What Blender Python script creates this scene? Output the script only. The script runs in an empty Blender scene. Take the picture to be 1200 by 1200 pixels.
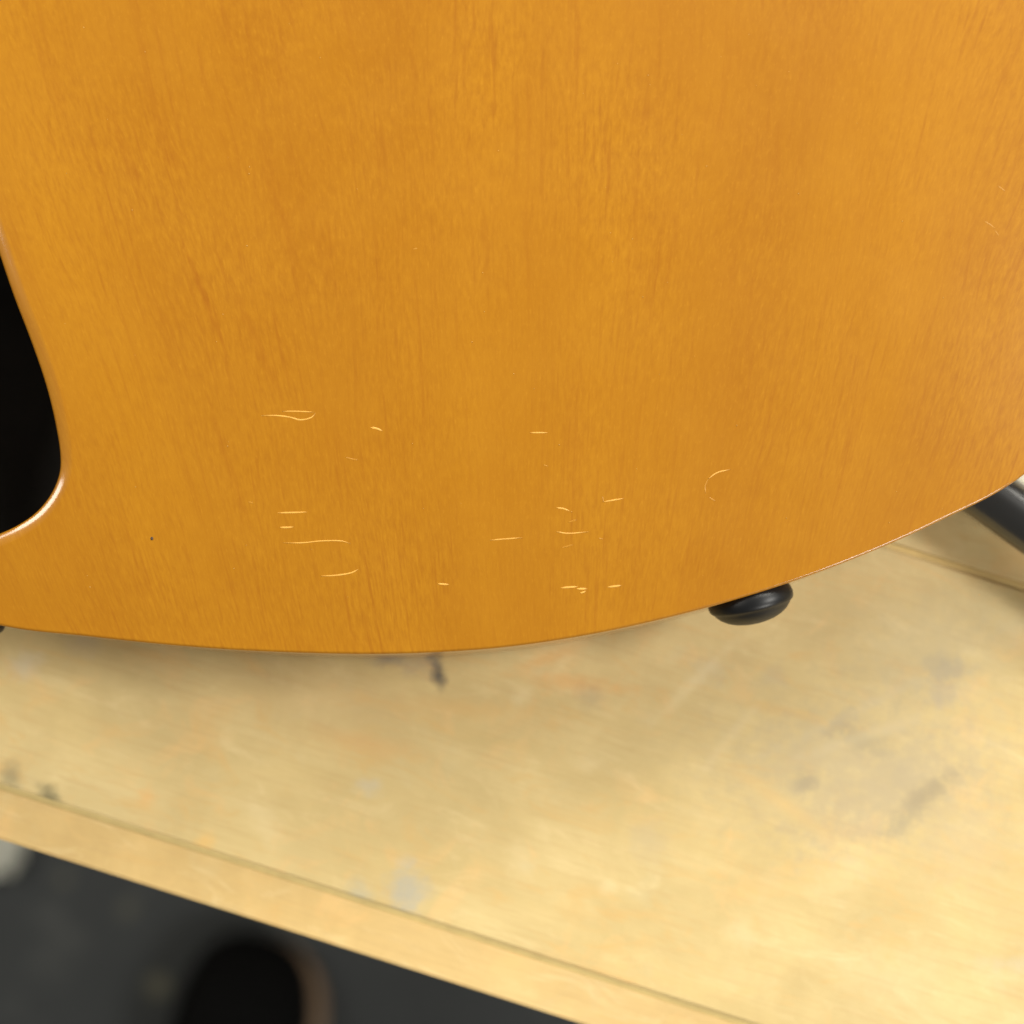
import bpy, bmesh, math, random
from mathutils import Vector, Matrix, geometry, noise
random.seed(7)
C = bpy.context.scene.collection
S = bpy.context.scene

# ------------------------------------------------------------ camera, light
TILT = math.radians(6.0)
TOP = 0.045            # height of the guitar's face above the bench
DIST = 0.35
FPX = 2000.0           # focal length in photo pixels (60 mm on 36 mm, 1200 px)
CAM = Vector((0, -DIST*math.sin(TILT), TOP + DIST*math.cos(TILT)))
cd = bpy.data.cameras.new('camera'); cam = bpy.data.objects.new('camera', cd); C.objects.link(cam)
cam.location = CAM; cam.rotation_euler = (TILT, 0, 0)
cd.lens = 60; cd.sensor_width = 36; cd.clip_start = 0.01; cd.clip_end = 50
cd.dof.use_dof = True; cd.dof.focus_distance = 0.351; cd.dof.aperture_fstop = 6.3
cd.dof.aperture_blades = 7
S.camera = cam

w = bpy.data.worlds.new("World"); S.world = w; w.use_nodes = True
bg = w.node_tree.nodes['Background']
bg.inputs[0].default_value = (1.0, 0.93, 0.80, 1); bg.inputs[1].default_value = 0.22

def area(name, loc, target, sx, sy, power, col):
    l = bpy.data.lights.new(name, 'AREA'); l.shape = 'RECTANGLE'; l.size = sx; l.size_y = sy
    l.energy = power; l.color = col
    o = bpy.data.objects.new(name, l); C.objects.link(o); o.location = loc
    d = Vector(target) - Vector(loc)
    o.rotation_euler = d.to_track_quat('-Z', 'Y').to_euler()
    return o
area('window_light', (2.00, 0.20, 2.10), (0, 0, 0), 0.65, 0.55, 62, (1.0, 0.97, 0.90))
area('ceiling_light', (0.38, 0.80, 0.64), (0, 0, 0), 0.75, 0.30, 12.5, (1.0, 0.96, 0.86))
area('side_light', (-1.05, 0.46, 0.80), (0, 0, 0), 0.56, 0.30, 11, (1.0, 0.95, 0.84))
area('room_light', (0.90, -0.95, 0.78), (0, -0.05, 0), 0.45, 0.45, 13, (1.0, 0.97, 0.90))

S.view_settings.view_transform = 'Standard'; S.view_settings.look = 'None'
S.view_settings.exposure = 0.0; S.view_settings.gamma = 1.0

# ------------------------------------------------------------ helpers
DROP, REACH = 0.0075, 0.090      # the face is gently arched: it falls away towards the rim
R = Matrix.Rotation(TILT, 3, 'X')
def at(px, py, z=TOP):
    """photo pixel -> point on the horizontal plane z"""
    d = R @ Vector(((px-600)/FPX, -(py-600)/FPX, -1.0))
    t = (z - CAM.z)/d.z
    return CAM + d*t

def link(name, me, mat=None, parent=None, smooth=True):
    o = bpy.data.objects.new(name, me); C.objects.link(o)
    if mat: me.materials.append(mat)
    if parent: o.parent = parent
    if smooth:
        for p in me.polygons: p.use_smooth = True
    return o
def bobj(name, bm, mat=None, parent=None, smooth=True):
    bmesh.ops.recalc_face_normals(bm, faces=bm.faces)
    me = bpy.data.meshes.new(name); bm.to_mesh(me); bm.free()
    return link(name, me, mat, parent, smooth)
def empty(name, loc, label, cat, rz=0):
    o = bpy.data.objects.new(name, None); C.objects.link(o); o.location = loc; o.rotation_euler = (0, 0, rz)
    o.empty_display_size = 0.02
    o['label'] = label; o['category'] = cat
    return o
def spline(P, n=10, closed=True):
    out = []; N = len(P)
    rng = range(N) if closed else range(N-1)
    for i in rng:
        p0 = P[(i-1) % N] if closed or i > 0 else P[0]*2-P[1]
        p1 = P[i]; p2 = P[(i+1) % N]
        p3 = P[(i+2) % N] if closed or i < N-2 else p2*2-p1
        # centripetal parametrisation keeps uneven spacing smooth
        t0 = 0; t1 = t0+(p1-p0).length**.5+1e-9; t2 = t1+(p2-p1).length**.5+1e-9; t3 = t2+(p3-p2).length**.5+1e-9
        for k in range(n):
            t = t1+(t2-t1)*k/n
            a1 = p0*((t1-t)/(t1-t0))+p1*((t-t0)/(t1-t0)); a2 = p1*((t2-t)/(t2-t1))+p2*((t-t1)/(t2-t1))
            a3 = p2*((t3-t)/(t3-t2))+p3*((t-t2)/(t3-t2))
            b1 = a1*((t2-t)/(t2-t0))+a2*((t-t0)/(t2-t0)); b2 = a2*((t3-t)/(t3-t1))+a3*((t-t1)/(t3-t1))
            out.append(b1*((t2-t)/(t2-t1))+b2*((t-t1)/(t2-t1)))
    if not closed: out.append(P[-1].copy())
    return out
def area2(P): return sum(P[i].x*P[(i+1) % len(P)].y-P[(i+1) % len(P)].x*P[i].y for i in range(len(P)))/2
def normals(P):          # outward for a counter-clockwise loop
    N = len(P); out = []
    for i in range(N):
        d = (P[(i+1) % N]-P[(i-1) % N]).normalized(); out.append(Vector((d.y, -d.x)))
    return out

# ------------------------------------------------------------ materials
class NT:
    def __init__(s, name):
        s.m = bpy.data.materials.new(name); s.m.use_nodes = True
        s.t = s.m.node_tree; s.n = s.t.nodes; s.b = s.n['Principled BSDF']
        s.co = s.n.new('ShaderNodeTexCoord').outputs['Object']
    def L(s, a, b): s.t.links.new(a, b)
    def put(s, sock, v):
        if hasattr(v, 'is_output'): s.L(v, sock)
        else: sock.default_value = v
    def math(s, op, a, b=0.0, c=None, clamp=False):
        n = s.n.new('ShaderNodeMath'); n.operation = op; n.use_clamp = clamp
        s.put(n.inputs[0], a); s.put(n.inputs[1], b)
        if c is not None: s.put(n.inputs[2], c)
        return n.outputs[0]
    def noise(s, vec, scale, detail=3, rough=.5, dist=0):
        n = s.n.new('ShaderNodeTexNoise'); s.put(n.inputs['Vector'], vec)
        n.inputs['Scale'].default_value = scale; n.inputs['Detail'].default_value = detail
        n.inputs['Roughness'].default_value = rough; n.inputs['Distortion'].default_value = dist
        return n.outputs['Fac']
    def mapping(s, vec, loc=(0,0,0), rot=(0,0,0), sc=(1,1,1), kind='POINT'):
        n = s.n.new('ShaderNodeMapping'); n.vector_type = kind; s.put(n.inputs[0], vec)
        n.inputs['Location'].default_value = loc; n.inputs['Rotation'].default_value = rot; n.inputs['Scale'].default_value = sc
        return n.outputs[0]
    def rng(s, v, a, b, c=0.0, d=1.0, smooth=False):
        n = s.n.new('ShaderNodeMapRange'); s.put(n.inputs[0], v)
        if smooth: n.interpolation_type = 'SMOOTHSTEP'
        for i, q in enumerate((a, b, c, d)): n.inputs[i+1].default_value = q
        return n.outputs[0]
    def mix(s, f, a, b, kind='MIX'):
        n = s.n.new('ShaderNodeMix'); n.data_type = 'RGBA'; n.blend_type = kind
        s.put(n.inputs[0], f)
        s.put(n.inputs[6], a if hasattr(a, 'is_output') else (*a, 1)); s.put(n.inputs[7], b if hasattr(b, 'is_output') else (*b, 1))
        return n.outputs[2]
    def bump(s, h, dist, strength=1.0, prev=None):
        n = s.n.new('ShaderNodeBump'); s.put(n.inputs['Height'], h); n.inputs['Distance'].default_value = dist
        n.inputs['Strength'].default_value = strength
        if prev: s.L(prev, n.inputs['Normal'])
        return n.outputs[0]
    def setb(s, **k):
        for a, v in k.items():
            s.put(s.b.inputs[a.replace('_', ' ')], (*v, 1) if isinstance(v, tuple) and len(v) == 3 else v)

def simple(name, col, rough=.5, noise_amt=.25, nscale=200, **k):
    m = NT(name); f = m.noise(m.co, nscale, 4, .6)
    c = m.mix(f, tuple(x*(1-noise_amt) for x in col), tuple(x*(1+noise_amt) for x in col))
    m.setb(Base_Color=c, Roughness=rough, **k)
    return m.m

# amber lacquered wood of the guitar
def amber_wood():
    m = NT('amber_lacquered_maple')
    sep = m.n.new('ShaderNodeSeparateXYZ'); m.L(m.co, sep.inputs[0]); x, y = sep.outputs[0], sep.outputs[1]
    # the fibres lean in towards the butt end of the body: fan of lines through (0.004, YC)
    wob = m.noise(m.mapping(m.co, sc=(1, .35, 1)), 22, 2)
    xw = m.math('ADD', x, m.rng(wob, 0, 1, -.006, .006))
    YC = -0.24
    fan = m.math('DIVIDE', m.math('SUBTRACT', xw, .004), m.math('SUBTRACT', y, YC))
    u = m.math('MULTIPLY', fan, .24)
    def streak(fu, fv, off=0, detail=2, rough=.5):
        c = m.n.new('ShaderNodeCombineXYZ'); m.L(m.math('MULTIPLY', u, fu), c.inputs[0]); m.L(m.math('MULTIPLY', y, fv), c.inputs[1])
        c.inputs[2].default_value = off
        return m.noise(c.outputs[0], 1, detail, rough)
    band = streak(34, 3.5, 1, 2, .45)           # broad soft bands
    figure = streak(120, 30, 5, 3, .55)         # finger-wide mottling
    fibre = streak(1500, 300, 9, 2, .6)         # short fine fibres
    fine = streak(3000, 700, 3, 1, .5)
    vessel = streak(900, 45, 12, 2, .6)
    cloud = m.noise(m.co, 60, 4, .6)
    c = m.mix(m.rng(band, .34, .66), (.318, .121, .0023), (.370, .153, .0036))
    c = m.mix(m.rng(figure, .3, .7, 0, .4), c, (.315, .119, .0023))
    c = m.mix(m.rng(cloud, .35, .72, 0, .30), c, (.375, .160, .0040))
    patch = m.rng(m.noise(m.mapping(m.co, sc=(1, .5, 1)), 34, 3, .55), .36, .64, .30, .95)
    PM = lambda v: m.math('MULTIPLY', v, patch, clamp=True)
    c = m.mix(PM(m.rng(fibre, .50, .82, 0, .40)), c, (.47, .215, .008))
    c = m.mix(PM(m.rng(fibre, .50, .22, 0, .50)), c, (.25, .082, .0016))
    c = m.mix(m.rng(fine, .58, .80, 0, .16), c, (.54, .25, .016))
    c = m.mix(PM(m.rng(vessel, .55, .70, 0, .40)), c, (.25, .074, .0016))
    c = m.mix(m.rng(streak(700, 14, 31, 3, .65),   .56, .70, 0, .20), c, (.26, .078, .0016))
    # two or three darker mineral streaks running with the grain
    for (px, py, lx, ly, a, s_) in ((238, 345, .0011, .016, 22, .75), (300, 400, .0016, .02, 24, .40), (150, 190, .0020, .018, 20, .35), (330, 250, .0022, .026, 17, .3), (265, 540, .0014, .022, 18, .3), (70, 120, .002, .02, 16, .25), (485, 78, .0012, .011, 3, .28),
                                     (910, 190, .0016, .016, -4, .25), (745, 250, .0014, .018, 0, .25), (672, 520, .003, .035, 0, .22),
                                     (195, 160, .0025, .02, 20, .25), (192, 703, .0003, .0012, 30, .6), (1000, 520, .002, .02, -14, .2)):
        p = at(px, py)
        q = m.mapping(m.co, (p.x, p.y, TOP), (0, 0, math.radians(a)), (lx, ly, .05), 'TEXTURE')
        ln = m.n.new('ShaderNodeVectorMath'); ln.operation = 'LENGTH'; m.L(q, ln.inputs[0])
        c = m.mix(m.rng(m.math('ADD', ln.outputs['Value'], m.rng(fibre, 0, 1, -.35, .35)), 1.0, .0, 0, s_*.55, True), c, (.25, .068, .0014))
    nb = m.bump(m.noise(m.co, 26, 2, .5), .0006, 1)
    nb = m.bump(fibre, .000012, 1, nb)
    m.setb(Base_Color=c, Roughness=m.rng(cloud, .3, .7, .42, .48), IOR=1.45, Specular_IOR_Level=.16, Coat_Weight=.9, Coat_Roughness=.13, Coat_IOR=1.5, Normal=nb)
    m.L(m.bump(m.noise(m.co, 26, 2, .5), .0004, 1), m.b.inputs['Coat Normal'])
    return m.m
M_AMBER = amber_wood()
M_SCRATCH = simple('scratched_lacquer', (.66, .345, .058), .45, .1)
M_FAINT = simple('faint_scratched_lacquer', (.41, .178, .010), .4, .1)
M_PORE = simple('dark_pore', (.05, .025, .01), .6)
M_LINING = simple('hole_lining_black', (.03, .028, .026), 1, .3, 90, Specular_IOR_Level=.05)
M_BLACK = simple('black_button_plastic', (.003, .0035, .0045), .42, .2, 300, Specular_IOR_Level=.4)
M_SCREW = simple('dark_screw_metal', (.05, .05, .055), .35, .2, 400, Metallic=.8)

# ------------------------------------------------------------ workbench directions
A = at(60, 940, 0); B = at(860, 1195, 0)
DX = (B-A).normalized(); DY = Vector((-DX.y, DX.x, 0))      # along the bench, and into it
ANG = math.atan2(DX.y, DX.x)
O0 = A.copy()
E1 = (at(340, 1092, 0)-O0).dot(DY)            # front edge of the bench
J1 = (at(1125, 667, 0)-O0).dot(DY)            # joint behind
print('lip', E1, 'board', J1, 'ang', math.degrees(ANG))

STAINS = [  # px, py, rx, ry (metres), angle deg, colour, strength
    (505, 762, .0022, .0020, 0, (.10, .085, .06), .85), (514, 790, .0016, .0030, 8, (.09, .08, .06), .85),
    (455, 772, .0042, .0016, 0, (.22, .19, .15), .6), (492, 778, .004, .003, 0, (.30, .24, .18), .35),
    (478, 1044, .0042, .0044, 0, (.34, .34, .30), .62), (420, 1048, .0026, .003, 0, (.40, .38, .28), .5),
    (475, 1010, .002, .002, 0, (.42, .40, .30), .3),
    (58, 934, .0022, .0028, 40, (.16, .14, .07), .7), (14, 912, .0022, .0036, 0, (.26, .22, .12), .6),
    (432, 922, .003, .002, 0, (.45, .42, .32), .4), (28, 780, .004, .003, 0, (.5, .48, .4), .3),
    (940, 918, .0022, .002, 0, (.30, .26, .18), .5), (1082, 932, .0060, .0017, 38, (.30, .24, .14), .55),
    (1060, 905, .0030, .004, 30, (.36, .30, .20), .4), (1108, 782, .0042, .0030, 0, (.30, .26, .20), .45),
    (1085, 770, .017, .012, 20, (.40, .33, .19), .42), (1010, 905, .030, .015, 0, (.40, .32, .18), .62), (1040, 935, .020, .008, 25, (.36, .29, .18), .4),
    (1105, 812, .004, .003, 0, (.36, .30, .22), .35), (960, 880, .012, .006, 0, (.42, .34, .20), .3),
    (1130, 985, .010, .009, 0, (.46, .36, .20), .35), (830, 785, .004, .003, 0, (.42, .35, .22), .35),
    (906, 793, .0025, .0025, 0, (.42, .35, .22), .35), (760, 985, .004, .004, 0, (.44, .36, .22), .35),
    (675, 800, .011, .0018, -8, (.62, .33, .10), .45), (640, 772, .009, .0014, 22, (.62, .34, .11), .35),
    (692, 815, .003, .003, 0, (.36, .28, .16), .4), (540, 830, .014, .0022, -5, (.60, .36, .12), .3),
    (430, 872, .011, .0022, -12, (.60, .34, .12), .35), (370, 815, .02, .008, -10, (.46, .32, .16), .25),
    (915, 940, .012, .0016, -35, (.62, .40, .14), .3), (240, 985, .0022, .002, 0, (.66, .40, .12), .5), (172, 935, .002, .002, 0, (.66, .36, .12), .45),
    (100, 745, .004, .004, 0, (.40, .33, .24), .35), (1210, 1130, .010, .0016, 0, (.5, .46, .34), .3),
    (945, 915, .0026, .0022, 20, (.24, .20, .13), .30), (1090, 928, .0070, .0024, 34, (.24, .19, .11), .38), (1106, 784, .0042, .0030, 10, (.27, .23, .16), .18),
    (1010, 868, .006, .0022, -20, (.30, .25, .15), .45), (1060, 962, .005, .002, 30, (.30, .25, .15), .4), (985, 845, .004, .0016, 40, (.30, .25, .16), .4),
    (1000, 835, .02, .0012, 25, (.5, .42, .26), .2),
]
LIGHT_MARKS = [ (818, 795, .0120, .0014, 43, .55), (612, 815, .0022, .0018, 20, .6), (690, 895, .003, .002, 0, .4), (870, 1092, .0035, .003, 0, .4),
    (310, 962, .0030, .0055, 30, .45), (1040, 1140, .010, .006, 0, .4), (985, 1030, .008, .004, 20, .4), (610, 1010, .003, .004, 0, .4),
    (860, 860, .010, .0012, 50, .3), (1190, 730, .004, .004, 0, .35), (712, 1040, .002, .0015, 0, .5), (1020, 860, .014, .0013, 18, .3)]
def bench_wood(name, off, base, lite, stains=True):
    m = NT(name)
    g = m.mapping(m.co, (off, off*.7, 0), (0, 0, -ANG), (1, 1, 1))
    lens = m.noise(m.mapping(g, sc=(14, 95, 95)), 1, 4, .6, .6)
    fine = m.noise(m.mapping(g, sc=(60, 900, 900)), 1, 3, .6)
    mott = m.noise(g, 42, 5, .65, .4)
    wide = m.noise(g, 11, 3, .55)
    c = m.mix(m.rng(lens, .3, .7), base, lite)
    c = m.mix(m.rng(mott, .35, .68, 0, .75), c, tuple(q*.80 for q in base))
    c = m.mix(m.rng(wide, .35, .7, 0, .5), c, (lite[0]*1.03, lite[1]*1.05, lite[2]*1.15))
    c = m.mix(m.rng(m.noise(g, 70, 4, .6, 1.0), .55, .72, 0, .40), c, (.70, .43, .17))
    c = m.mix(m.rng(m.noise(g, 95, 3, .55, .5), .60, .74, 0, .30), c, (.52, .44, .24))
    c = m.mix(m.rng(fine, .5, .75, 0, .45), c, (.46, .31, .13))
    stk = m.noise(m.mapping(g, sc=(45, 115, 115)), 1, 5, .65, 1.2)
    c = m.mix(m.rng(stk, .54, .68, 0, .55), c, (.56, .36, .13))
    c = m.mix(m.rng(stk, .44, .30, 0, .22), c, (.76, .62, .34))
    if stains:
        ed = m.rng(m.noise(m.co, 300, 4, .65), 0, 1, -.75, .75)
        def mask(px, py, rx, ry, a, s_):
            p = at(px, py, 0)
            q = m.mapping(m.co, (p.x, p.y, .85), (0, 0, math.radians(a)), (rx*1.5, ry*1.5, 1), 'TEXTURE')
            ln = m.n.new('ShaderNodeVectorMath'); ln.operation = 'LENGTH'; m.L(q, ln.inputs[0])
            return m.rng(m.math('ADD', ln.outputs['Value'], ed), 1.15, .0, 0, s_, True)
        for (px, py, rx, ry, a, col, s_) in STAINS: c = m.mix(mask(px, py, rx, ry, a, min(1, s_*1.15)), c, col)
        for (px, py, rx, ry, a, s_) in LIGHT_MARKS: c = m.mix(mask(px, py, rx, ry, a, s_*.35), c, (.80, .68, .42))
    nb = m.bump(m.noise(g, 150, 4, .6), .0002, .6); nb = m.bump(fine, .00005, .6, nb)
    m.setb(Base_Color=c, Roughness=.52, Normal=nb)
    return m.m
M_BOARD = bench_wood('worn_pale_board', 0.0, (.530, .395, .162), (.600, .468, .218))
M_BOARD2 = bench_wood('worn_pale_board_behind', 3.3, (.58, .44, .19), (.65, .51, .24), False)
M_LIP = bench_wood('pale_edging_strip', 7.1, (.545, .375, .145), (.600, .43, .185), False)
M_DIRT = simple('dirt_in_joint', (.42, .32, .13), .9)
M_DIRT2 = simple('wood_dust_in_joint', (.55, .40, .16), .9)
M_LEG = simple('bench_leg_wood', (.45, .30, .13), .6)

# ------------------------------------------------------------ floor
def floor_mat():
    m = NT('dark_grey_worn_floor')
    a = m.noise(m.co, 3.0, 4, .6); b = m.noise(m.co, 16, 4, .6); f = m.noise(m.co, 220, 3, .6)
    c = m.mix(m.rng(a, .35, .7), (.026, .030, .032), (.044, .050, .053))
    c = m.mix(m.rng(b, .55, .68, 0, .6), c, (.085, .090, .086))
    c = m.mix(m.rng(f, .62, .75, 0, .5), c, (.16, .155, .12))
    for (px, py, r, s_) in ((185, 1155, .010, .55), (75, 1030, .006, .3), (150, 1065, .008, .25)):
        p = at(px, py, -.85)
        q = m.mapping(m.co, (p.x, p.y, 0), (0, 0, 0), (r, r, 1), 'TEXTURE')
        ln = m.n.new('ShaderNodeVectorMath'); ln.operation = 'LENGTH'; m.L(q, ln.inputs[0])
        c = m.mix(m.rng(ln.outputs['Value'], 1.2, .4, 0, s_, True), c, (.24, .23, .15))
    m.setb(Base_Color=c, Roughness=.6, Normal=m.bump(f, .0006, .5))
    return m.m
bm = bmesh.new(); bmesh.ops.create_grid(bm, x_segments=2, y_segments=2, size=4)
fl = bobj('floor', bm, floor_mat(), None, False); fl.location = (0, 0, -.85); fl['kind'] = 'structure'
fl['label'] = 'dark grey worn floor below the workbench'

# ------------------------------------------------------------ workbench
bench = empty('workbench', (0, 0, -.85), 'pale worn wooden workbench top with an edging strip, under the amber guitar', 'workbench')
def plank(name, a0, a1, y0, y1, z0, z1, mat, bev=.0012, parent=bench, wav=0):
    bm = bmesh.new(); n = 24; vs = []
    for i in range(n+1):
        a = a0+(a1-a0)*i/n
        for (y, z) in ((y0, z0), (y1, z0), (y1, z1), (y0, z1)):
            dy = noise.noise(Vector((a*6, y*40, 3)))*wav
            p = O0+DX*a+DY*(y+dy); vs.append(bm.verts.new((p.x, p.y, z+.85)))
    for i in range(n):
        for k in range(4):
            k2 = (k+1) % 4; bm.faces.new((vs[i*4+k], vs[i*4+k2], vs[i*4+4+k2], vs[i*4+4+k]))
    bm.faces.new(vs[:4]); bm.faces.new(vs[-4:])
    bmesh.ops.recalc_face_normals(bm, faces=bm.faces)
    es = [e for e in bm.edges if abs((e.verts[0].co-e.verts[1].co).normalized().dot(DX)) > .9 and e.calc_face_angle(0) > .5]
    bmesh.ops.bevel(bm, geom=es, offset=bev, segments=3, affect='EDGES')
    o = bobj(name, bm, mat, parent, True)
    for p in o.data.polygons: p.use_smooth = False
    return o
plank('edging_strip', -.55, .75, E1, -.0003, -.034, -.0002, M_LIP, .0006, wav=.0003)
plank('plank', -.55, .75, 0.0004, J1-.0003, -.034, 0, M_BOARD, .0005, wav=.0003)
plank('plank', -.55, .75, J1+.0003, J1+.13, -.034, -.0001, M_BOARD2, .0010, wav=.0002)
plank('plank', -.55, .75, J1+.1307, J1+.27, -.034, 0, M_BOARD2, .0010)
plank('plank', -.55, .75, J1+.2707, J1+.42, -.034, -.0001, M_BOARD2, .0010)
for y in (0, J1, J1+.1303, J1+.2703):
    o = plank('joint_filler', -.549, .749, y-.0012, y+.0012, -.03, -.0006, M_DIRT if y == 0 else M_DIRT2, .0001)
    o.name = 'joint_filler'
plank('rail', -.45, .65, .05, .075, -.12, -.034, M_LEG, .002)
plank('rail', -.45, .65, J1+.33, J1+.355, -.12, -.034, M_LEG, .002)
for a in (-.45, .59):
    for y in (.0755, J1+.269):
        plank('leg', a, a+.06, y, y+.06, -.85, -.034, M_LEG, .002)

# ------------------------------------------------------------ guitar body
guitar = empty('guitar', (0, 0, 0), 'amber lacquered wooden guitar body with fine scratches and a black opening, lying on the workbench', 'guitar')
V2 = lambda p: Vector((p.x, p.y))
edge_px = [(0, 733), (100, 745.5), (200, 756), (300, 763), (430, 766.5), (520, 764), (600, 757.5), (700, 742), (800, 719.5), (900, 691), (1000, 655), (1100, 611), (1200, 556.5)]
low = [V2(at(*p, TOP-DROP)) for p in edge_px]
P = [Vector(q) for q in ((-.150, -.010), )] + low + [Vector(q) for q in (
    (.135, .036), (.164, .070), (.184, .115), (.185, .165), (.168, .215), (.148, .258), (.142, .30), (.150, .345), (.138, .385), (.10, .402),
    (.05, .385), (0, .375), (-.06, .388), (-.13, .405), (-.185, .39), (-.207, .345), (-.198, .29), (-.196, .24), (-.215, .185), (-.232, .125), (-.226, .065), (-.196, .018))]
outer = spline(P, 14)
if area2(outer) < 0: outer.reverse()
OUT_S = outer[::2]
def face_z(x, y):
    p = Vector((x, y)); d = 1.0
    n = len(OUT_S)
    for i in range(n):
        a = OUT_S[i]; b = OUT_S[(i+1) % n]; e = b-a
        t = max(0, min(1, (p-a).dot(e)/e.length_squared)); d = min(d, (p-a-e*t).length)
    return TOP-DROP*max(0, 1-d/REACH)**2
def on_face(px, py):
    z = TOP
    for _ in range(4):
        q = at(px, py, z); z = face_z(q.x, q.y)
    return at(px, py, z)
hole_px = [(68.5, 530), (68, 552), (59, 576), (42, 598), (20, 614), (-6, 626), (-45, 640), (-100, 640), (-155, 610), (-185, 550), (-195, 470), (-185, 380),
           (-160, 290), (-130, 200), (-105, 130), (-85, 95), (-66, 100), (-50, 135), (-30, 210), (-4, 292), (14, 345), (35, 400), (52, 450), (63, 495)]
hole = spline([V2(on_face(*p)) for p in hole_px], 8)
if area2(hole) < 0: hole.reverse()
def build_body():
    bm = bmesh.new()
    def ring(P, z): return [bm.verts.new((p.x, p.y, z)) for p in P]
    def bridge(r1, r2):
        n = len(r1)
        for i in range(n): bm.faces.new((r1[i], r1[(i+1) % n], r2[(i+1) % n], r2[i]))
    no = normals(outer); nh = normals(hole)
    # outer: fine round-over 1.6 mm, side, bottom round-over
    RR = .0007; rings = []
    for k in range(0, 9):
        a = math.pi/2*k/8
        off = RR*(math.sin(a)-1); z = TOP-DROP-RR*(1-math.cos(a))
        rings.append(ring([p+n*off for p, n in zip(outer, no)], z))
    for k in range(0, 7):
        a = math.pi/2*k/6; rb = .004
        rings.append(ring([p+n*(-rb*(1-math.cos(a))) for p, n in zip(outer, no)], .0008+rb-rb*math.sin(a)))
    for a, b in zip(rings, rings[1:]): bridge(a, b)
    # hole: wider 2.4 mm round-over, then the wall of the 5 mm top
    # rubbed edge: a slow slope first, then a tight turn down into the opening
    prof = [(0, 0)]; segs = [(0, 11, .0004, 4), (11, 26, .0022, 10), (26, 90, .0010, 8)]
    for a0, a1, ln, k in segs:
        for i in range(k):
            a = math.radians(a0+(a1-a0)*(i+.5)/k); x_, z_ = prof[-1]; prof.append((x_+math.cos(a)*ln/k, z_-math.sin(a)*ln/k))
    WX = prof[-1][0]; hr = []
    for x_, z_ in prof:
        hr.append([bm.verts.new((*(p+n*(WX-x_)), face_z(*(p+n*(WX-x_)))+z_)) for p, n in zip(hole, nh)])
    hr.append([bm.verts.new((*p, face_z(*p)-.005)) for p in hole])
    for a, b in zip(hr, hr[1:]): bridge(a, b)
    # flat top, meshed with interior points
    vo = [v.co.xy.copy() for v in rings[0]]; vh = [v.co.xy.copy() for v in hr[0]]
    def inside(p, poly):
        c = False; n = len(poly); j = n-1
        for i in range(n):
            if (poly[i].y > p.y) != (poly[j].y > p.y) and p.x < (poly[j].x-poly[i].x)*(p.y-poly[i].y)/(poly[j].y-poly[i].y)+poly[i].x: c = not c
            j = i
        return c
    pts = vo+vh; no_, nh_ = len(vo), len(vh)
    st = .0045; vo_s = vo[::3]; vh_s = vh[::2]
    for i in range(-54, 46):
        for j in range(-10, 94):
            p = Vector((i*st+(j % 2)*st/2, j*st))
            if inside(p, vo_s) and not inside(p, vh_s) and min((p-q).length for q in vo_s) > .003 and min((p-q).length for q in vh_s) > .003: pts.append(p)
    ed = [(i, (i+1) % no_) for i in range(no_)]+[(no_+i, no_+(i+1) % nh_) for i in range(nh_)]
    rv, re, rf, ov, oe, of = geometry.delaunay_2d_cdt(pts, ed, [], 1, 1e-7)
    vm = []
    for k, p in enumerate(rv):
        src = [s for s in ov[k] if s < no_+nh_]
        if src: s = src[0]; vm.append(rings[0][s] if s < no_ else hr[0][s-no_])
        else: vm.append(bm.verts.new((p.x, p.y, face_z(p.x, p.y))))
    for f in rf:
        c = sum((rv[i] for i in f), Vector((0, 0)))/len(f)
        if inside(c, vh): continue
        try: bm.faces.new([vm[i] for i in f])
        except ValueError: pass
    # underside
    bm.faces.new(rings[-1])
    o = bobj('body', bm, M_AMBER, guitar, True)
    return hr[-1]
build_body()
# chamber behind the opening
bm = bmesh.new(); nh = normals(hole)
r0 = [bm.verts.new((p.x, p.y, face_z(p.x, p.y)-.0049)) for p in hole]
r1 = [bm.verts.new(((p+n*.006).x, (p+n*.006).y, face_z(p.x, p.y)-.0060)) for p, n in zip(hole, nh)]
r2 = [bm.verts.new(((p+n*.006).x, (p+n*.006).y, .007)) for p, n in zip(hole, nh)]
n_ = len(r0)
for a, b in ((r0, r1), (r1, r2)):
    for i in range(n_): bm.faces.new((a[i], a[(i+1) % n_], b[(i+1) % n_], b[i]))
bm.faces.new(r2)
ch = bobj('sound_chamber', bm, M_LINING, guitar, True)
ch['label'] = 'black inside of the opening'

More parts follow.
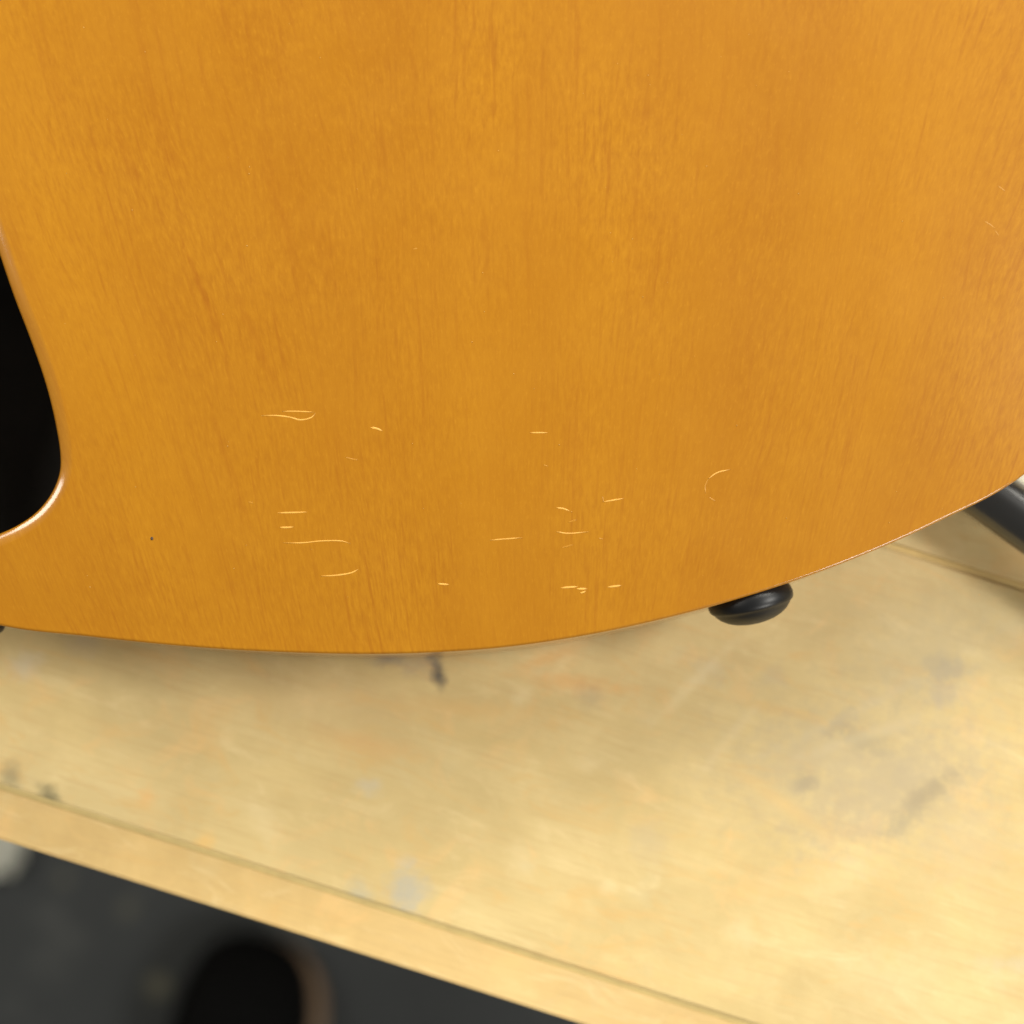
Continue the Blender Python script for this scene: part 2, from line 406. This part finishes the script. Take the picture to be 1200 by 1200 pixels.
# scratches: raised slivers of bruised lacquer, each on its own
def scratch(px, width=.00030, mat=M_SCRATCH, h=.00006):
    q = spline([V2(on_face(*p)) for p in px], 6, False); n = len(q); bm = bmesh.new(); rows = []
    for i, p in enumerate(q):
        d = (q[min(i+1, n-1)]-q[max(i-1, 0)]).normalized(); s = Vector((-d.y, d.x)); t = i/(n-1)
        ww = width*.5*(.18+.82*min(1, 5*t, 4*(1-t)))*(1+.25*noise.noise(Vector((p.x*900, p.y*900, 2))))
        zz = face_z(p.x, p.y); rows.append([bm.verts.new((*(p+s*ww), zz+.00001)), bm.verts.new((*(p+s*ww*.2), zz+h+.00004)), bm.verts.new((*(p-s*ww), zz+.00001))])
    for a, b in zip(rows, rows[1:]):
        bm.faces.new((a[0], b[0], b[1], a[1])); bm.faces.new((a[1], b[1], b[2], a[2]))
    me = bpy.data.meshes.new('scratch'); bmesh.ops.recalc_face_normals(bm, faces=bm.faces)
    if sum(f.normal.z for f in bm.faces) < 0: bmesh.ops.reverse_faces(bm, faces=bm.faces)
    bm.to_mesh(me); bm.free()
    return link('scratch', me, mat, guitar, True)
for s in ([(306,487),(325,487),(340,489),(352,492),(365,489),(369.5,484)], [(331,482),(350,482),(368,483)], [(325,601),(345,600.5),(360,600)],
          [(332,636),(355,636),(375,634),(400,634),(411,637)], [(376,675),(395,674),(412,671),(420,667)], [(621,507),(642,507)],
          [(574,633),(593,631.5),(612,630)], [(652,595),(660,596),(668,599)], [(652,623),(665,625),(690,623)], [(707,588),(719,586),(731,584)],
          [(830,561),(840,554),(856,550)]):
    scratch(s, .00030*random.uniform(.75, 1.15))
for s in ([(434,501),(441,502),(448,505)], [(328,618),(336,618),(344,617.5)], [(513,684),(526,685)], [(657,689),(667,688),(677,687.5)],
          [(676,690),(688,690)], [(680,695),(686,693)], [(712,688),(720,687),(728,686)]):
    scratch(s, .00036)
for s in ([(831,583),(838,587)], [(702,631),(706,631.5)], [(658,642),(665,640),(672,638)], [(1153,259),(1160,263),(1166,268)],
          [(1166,270),(1170,276)], [(1170,218),(1178,224)], [(291,588),(297,590)], [(405,536),(412,538),(420,539)], [(637,545),(642,546)],
          [(484,292),(489,291)], [(830,561),(826,570),(827,578)], [(666,612),(676,609)], [(707,588),(706,582)]):
    scratch(s, .00024, M_FAINT, .00001)
bm = bmesh.new(); p = on_face(178, 631)
bmesh.ops.create_icosphere(bm, subdivisions=2, radius=.00032); bmesh.ops.scale(bm, vec=(1, 1.2, .3), verts=bm.verts)
bmesh.ops.translate(bm, vec=(p.x, p.y, p.z), verts=bm.verts)
bobj('dark_speck', bm, M_PORE, guitar)

bm = bmesh.new()
rd = random.Random(11)
for k in range(70):
    p = on_face(rd.uniform(60, 1150), rd.uniform(20, 700)); q = V2(p)
    if min((q-h).length for h in hole) < .006: continue
    r_ = rd.uniform(.00005, .00011)
    g_ = bmesh.ops.create_icosphere(bm, subdivisions=1, radius=r_)['verts']
    bmesh.ops.translate(bm, vec=(p.x, p.y, p.z+r_*.5), verts=g_)
dust = bobj('dust', bm, simple('pale_dust', (.62, .36, .10), .9), None)
dust['kind'] = 'stuff'; dust['label'] = 'fine pale dust specks on the amber lacquer'

# buttons on the rim
def lathe(bm, prof, seg=48):
    rows = [[bm.verts.new((r*math.cos(2*math.pi*i/seg), r*math.sin(2*math.pi*i/seg), h)) for i in range(seg)] for r, h in prof]
    for a, b in zip(rows, rows[1:]):
        for i in range(seg): bm.faces.new((a[i], a[(i+1) % seg], b[(i+1) % seg], b[i]))
    bm.faces.new(rows[0]); bm.faces.new(rows[-1])
def button(px, py, tilt, zoff=-.017):
    z = TOP+zoff; c = V2(at(px, py))
    i = min(range(len(outer)), key=lambda k: (outer[k]-c).length)
    nn = normals(outer)[i]; base = outer[i]
    ax = Vector((nn.x, nn.y, -.16)).normalized(); ax = Matrix.Rotation(tilt, 3, 'Z') @ ax
    q = ax.to_track_quat('Z', 'Y').to_matrix().to_4x4()
    Mx = Matrix.Translation(Vector((base.x, base.y, z))-ax*.0003) @ q
    bm = bmesh.new()
    lathe(bm, [(.0060, -.003), (.0084, -.0012), (.0090, 0), (.0092, .0009), (.00918, .0016), (.0090, .0022), (.0086, .0026), (.0084, .0027), (.0080, .0033), (.0072, .0042),
               (.0060, .0050), (.0046, .0056), (.0030, .0060), (.0024, .0059), (.0022, .0053)])
    b = bobj('strap_button', bm, M_BLACK, guitar); b.matrix_local = Mx
    bm = bmesh.new(); lathe(bm, [(.0021, .0048), (.0021, .0056), (.0016, .0061), (.0004, .0062)], 24)
    bobj('screw_head', bm, M_SCREW, b)
    return b
button(893, 696, math.radians(-4))
button(-76, 723, math.radians(3))

# ------------------------------------------------------------ black tube, card
def sweep(bm, pts, r, seg=28):
    rows = []
    for i, p in enumerate(pts):
        d = (pts[min(i+1, len(pts)-1)]-pts[max(i-1, 0)]).normalized(); s = d.cross(Vector((0, 0, 1))).normalized(); u = s.cross(d)
        rows.append([bm.verts.new(p+(s*math.cos(2*math.pi*k/seg)+u*math.sin(2*math.pi*k/seg))*r) for k in range(seg)])
    for a, b in zip(rows, rows[1:]):
        for i in range(seg): bm.faces.new((a[i], a[(i+1) % seg], b[(i+1) % seg], b[i]))
    bm.faces.new(rows[0]); bm.faces.new(rows[-1])
TR = .0064
c0 = at(1160, 580, .013); c1 = at(1240, 637, .013); d = (c1-c0).normalized()
tube = empty('metal_tube', (c1.x, c1.y, 0), 'glossy black round tube lying on the workbench beyond the right end of the guitar', 'tube')
org = Vector((c1.x, c1.y, 0))
bm = bmesh.new(); sweep(bm, [c0-d*.14-org+Vector((0, 0, .0)), c0-org, c1-org, c1+d*.09-org], TR)
bobj('shaft', bm, simple('gloss_black_paint', (.007, .0075, .008), .28,  .2, 100, IOR=1.6, Coat_Weight=.8, Coat_Roughness=.20, Coat_IOR=1.6), tube)
M_RUB = simple('black_rubber_cap', (.012, .012, .012), .6)
for (pp, dd) in ((c0-d*.14, -d), (c1+d*.09, d)):
    bm = bmesh.new(); sweep(bm, [pp-dd*.014-org, pp+dd*.008-org, pp+dd*.0095-org], .0130-.0002); bobj('end_cap', bm, M_RUB, tube)

pc = at(1214, 548, 0)
card = empty('paper_card', (pc.x, pc.y, .0), 'cream white card with a green edge lying behind the black tube at far right', 'card')
def slab(name, verts, z0, z1, mat, parent):
    bm = bmesh.new(); a = [bm.verts.new((x, y, z0)) for x, y in verts]; b = [bm.verts.new((x, y, z1)) for x, y in verts]; n = len(verts)
    bm.faces.new(a); bm.faces.new(b)
    for i in range(n): bm.faces.new((a[i], a[(i+1) % n], b[(i+1) % n], b[i]))
    return bobj(name, bm, mat, parent, False)
dd = Vector((d.x, d.y)).normalized(); nn = Vector((-dd.y, dd.x))
e0 = V2(at(1192, 568, .003))-V2(pc)
q = lambda a, b: tuple(e0+dd*a+nn*b)
slab('sheet', [q(-.05, .0012), q(.035, .0012), q(.035, .05), q(-.05, .05)], .0005, .0030, simple('cream_card', (.84, .82, .68), .5, .03), card)
slab('green_edge', [q(-.05, 0), q(.035, 0), q(.035, .0012), q(-.05, .0012)], .0005, .0031, simple('green_print', (.30, .38, .12), .5, .1), card)

# ------------------------------------------------------------ shoe and scrap on the floor
FZ = -.85
tip = at(322, 1096, FZ); sc_ = .103
shoe = empty('shoe', (tip.x, tip.y, FZ), 'black shoe with a brown sole edge standing on the dark floor, half under the workbench', 'shoe', math.radians(-14))
shoe.scale = (1.04, 1.03, 1)
def sole_outline(grow=0.0):
    L = [(0, .000), (.022, -.004), (.038, -.017), (.048, -.040), (.0515, -.075), (.047, -.125), (.038, -.18), (.036, -.235), (.030, -.268), (.012, -.284)]
    Rr = [(-.012, -.284), (-.030, -.268), (-.036, -.235), (-.037, -.18), (-.042, -.125), (-.0475, -.075), (-.045, -.040), (-.036, -.017), (-.020, -.004)]
    P = spline([Vector(p) for p in L+Rr], 6)
    if area2(P) < 0: P.reverse()
    return [p+n*grow for p, n in zip(P, normals(P))]
def loft(rings, name, mat, parent, cap=True):
    bm = bmesh.new(); rows = [[bm.verts.new(v) for v in r] for r in rings]
    for a, b in zip(rows, rows[1:]):
        n = len(a)
        for i in range(n): bm.faces.new((a[i], a[(i+1) % n], b[(i+1) % n], b[i]))
    if cap: bm.faces.new(rows[0]); bm.faces.new(rows[-1])
    return bobj(name, bm, mat, parent)
M_SOLE = simple('brown_rubber_sole', (.26, .17, .10), .7, .2)
loft([[(p.x, p.y, z) for p in sole_outline(g)] for g, z in ((-.004, 0), (-.001, .003), (0, .010), (0, .021), (-.002, .024), (-.008, .025))], 'sole', M_SOLE, shoe)
base = sole_outline(-.003); up = []
for k in range(11):
    t = k/10; ring = []
    for p in base:
        back = min(1, max(0, (-p.y-.10)/.09)); cx = 0; cy = -.19
        hgt = .048+.062*back                     # vamp low at the toe, collar high at the heel
        a = t*math.pi/2
        shrink = math.cos(a)**.62 if t < 1 else 0
        lim = .12+.88*shrink if p.y > -.12 else .45+.55*shrink
        ring.append((p.x*lim*(1-.05*back*t), cy+(p.y-cy)*(lim if p.y > cy else .72+.28*shrink), .024+hgt*math.sin(a)))
    up.append([(x_-.006*(1-.4*t) , y_+.005, z_) for x_, y_, z_ in ring])
loft(up, 'upper', simple('black_shoe_leather', (.003, .003, .003), .8, .3, 60, Specular_IOR_Level=.12), shoe)
M_LACE = simple('black_lace', (.02, .02, .02), .8)
for k in range(4):
    bm = bmesh.new(); y = -.115-.016*k; zz = .073+.011*k
    sweep(bm, [Vector((-.020, y, zz-.008)), Vector((-.008, y+.002, zz+.002)), Vector((.008, y-.002, zz+.002)), Vector((.020, y, zz-.008))], .0025, 8)
    bobj('lace', bm, M_LACE, shoe)

sp = at(-4, 995, FZ+.012)
bm = bmesh.new(); bmesh.ops.create_icosphere(bm, subdivisions=4, radius=.017)
for v in bm.verts:
    nrm = v.co.normalized(); v.co = nrm*(.017+.007*noise.noise(v.co*120)+.004*abs(noise.noise(v.co*330))); v.co.z *= .7
scrap = bobj('paper_scrap', bm, simple('grey_white_paper', (.60, .60, .52), .8, .1), None, False)
scrap.location = (sp.x, sp.y, FZ+.0125)
scrap['label'] = 'small crumpled whitish scrap on the dark floor beside the bench edge at far left'; scrap['category'] = 'paper scrap'
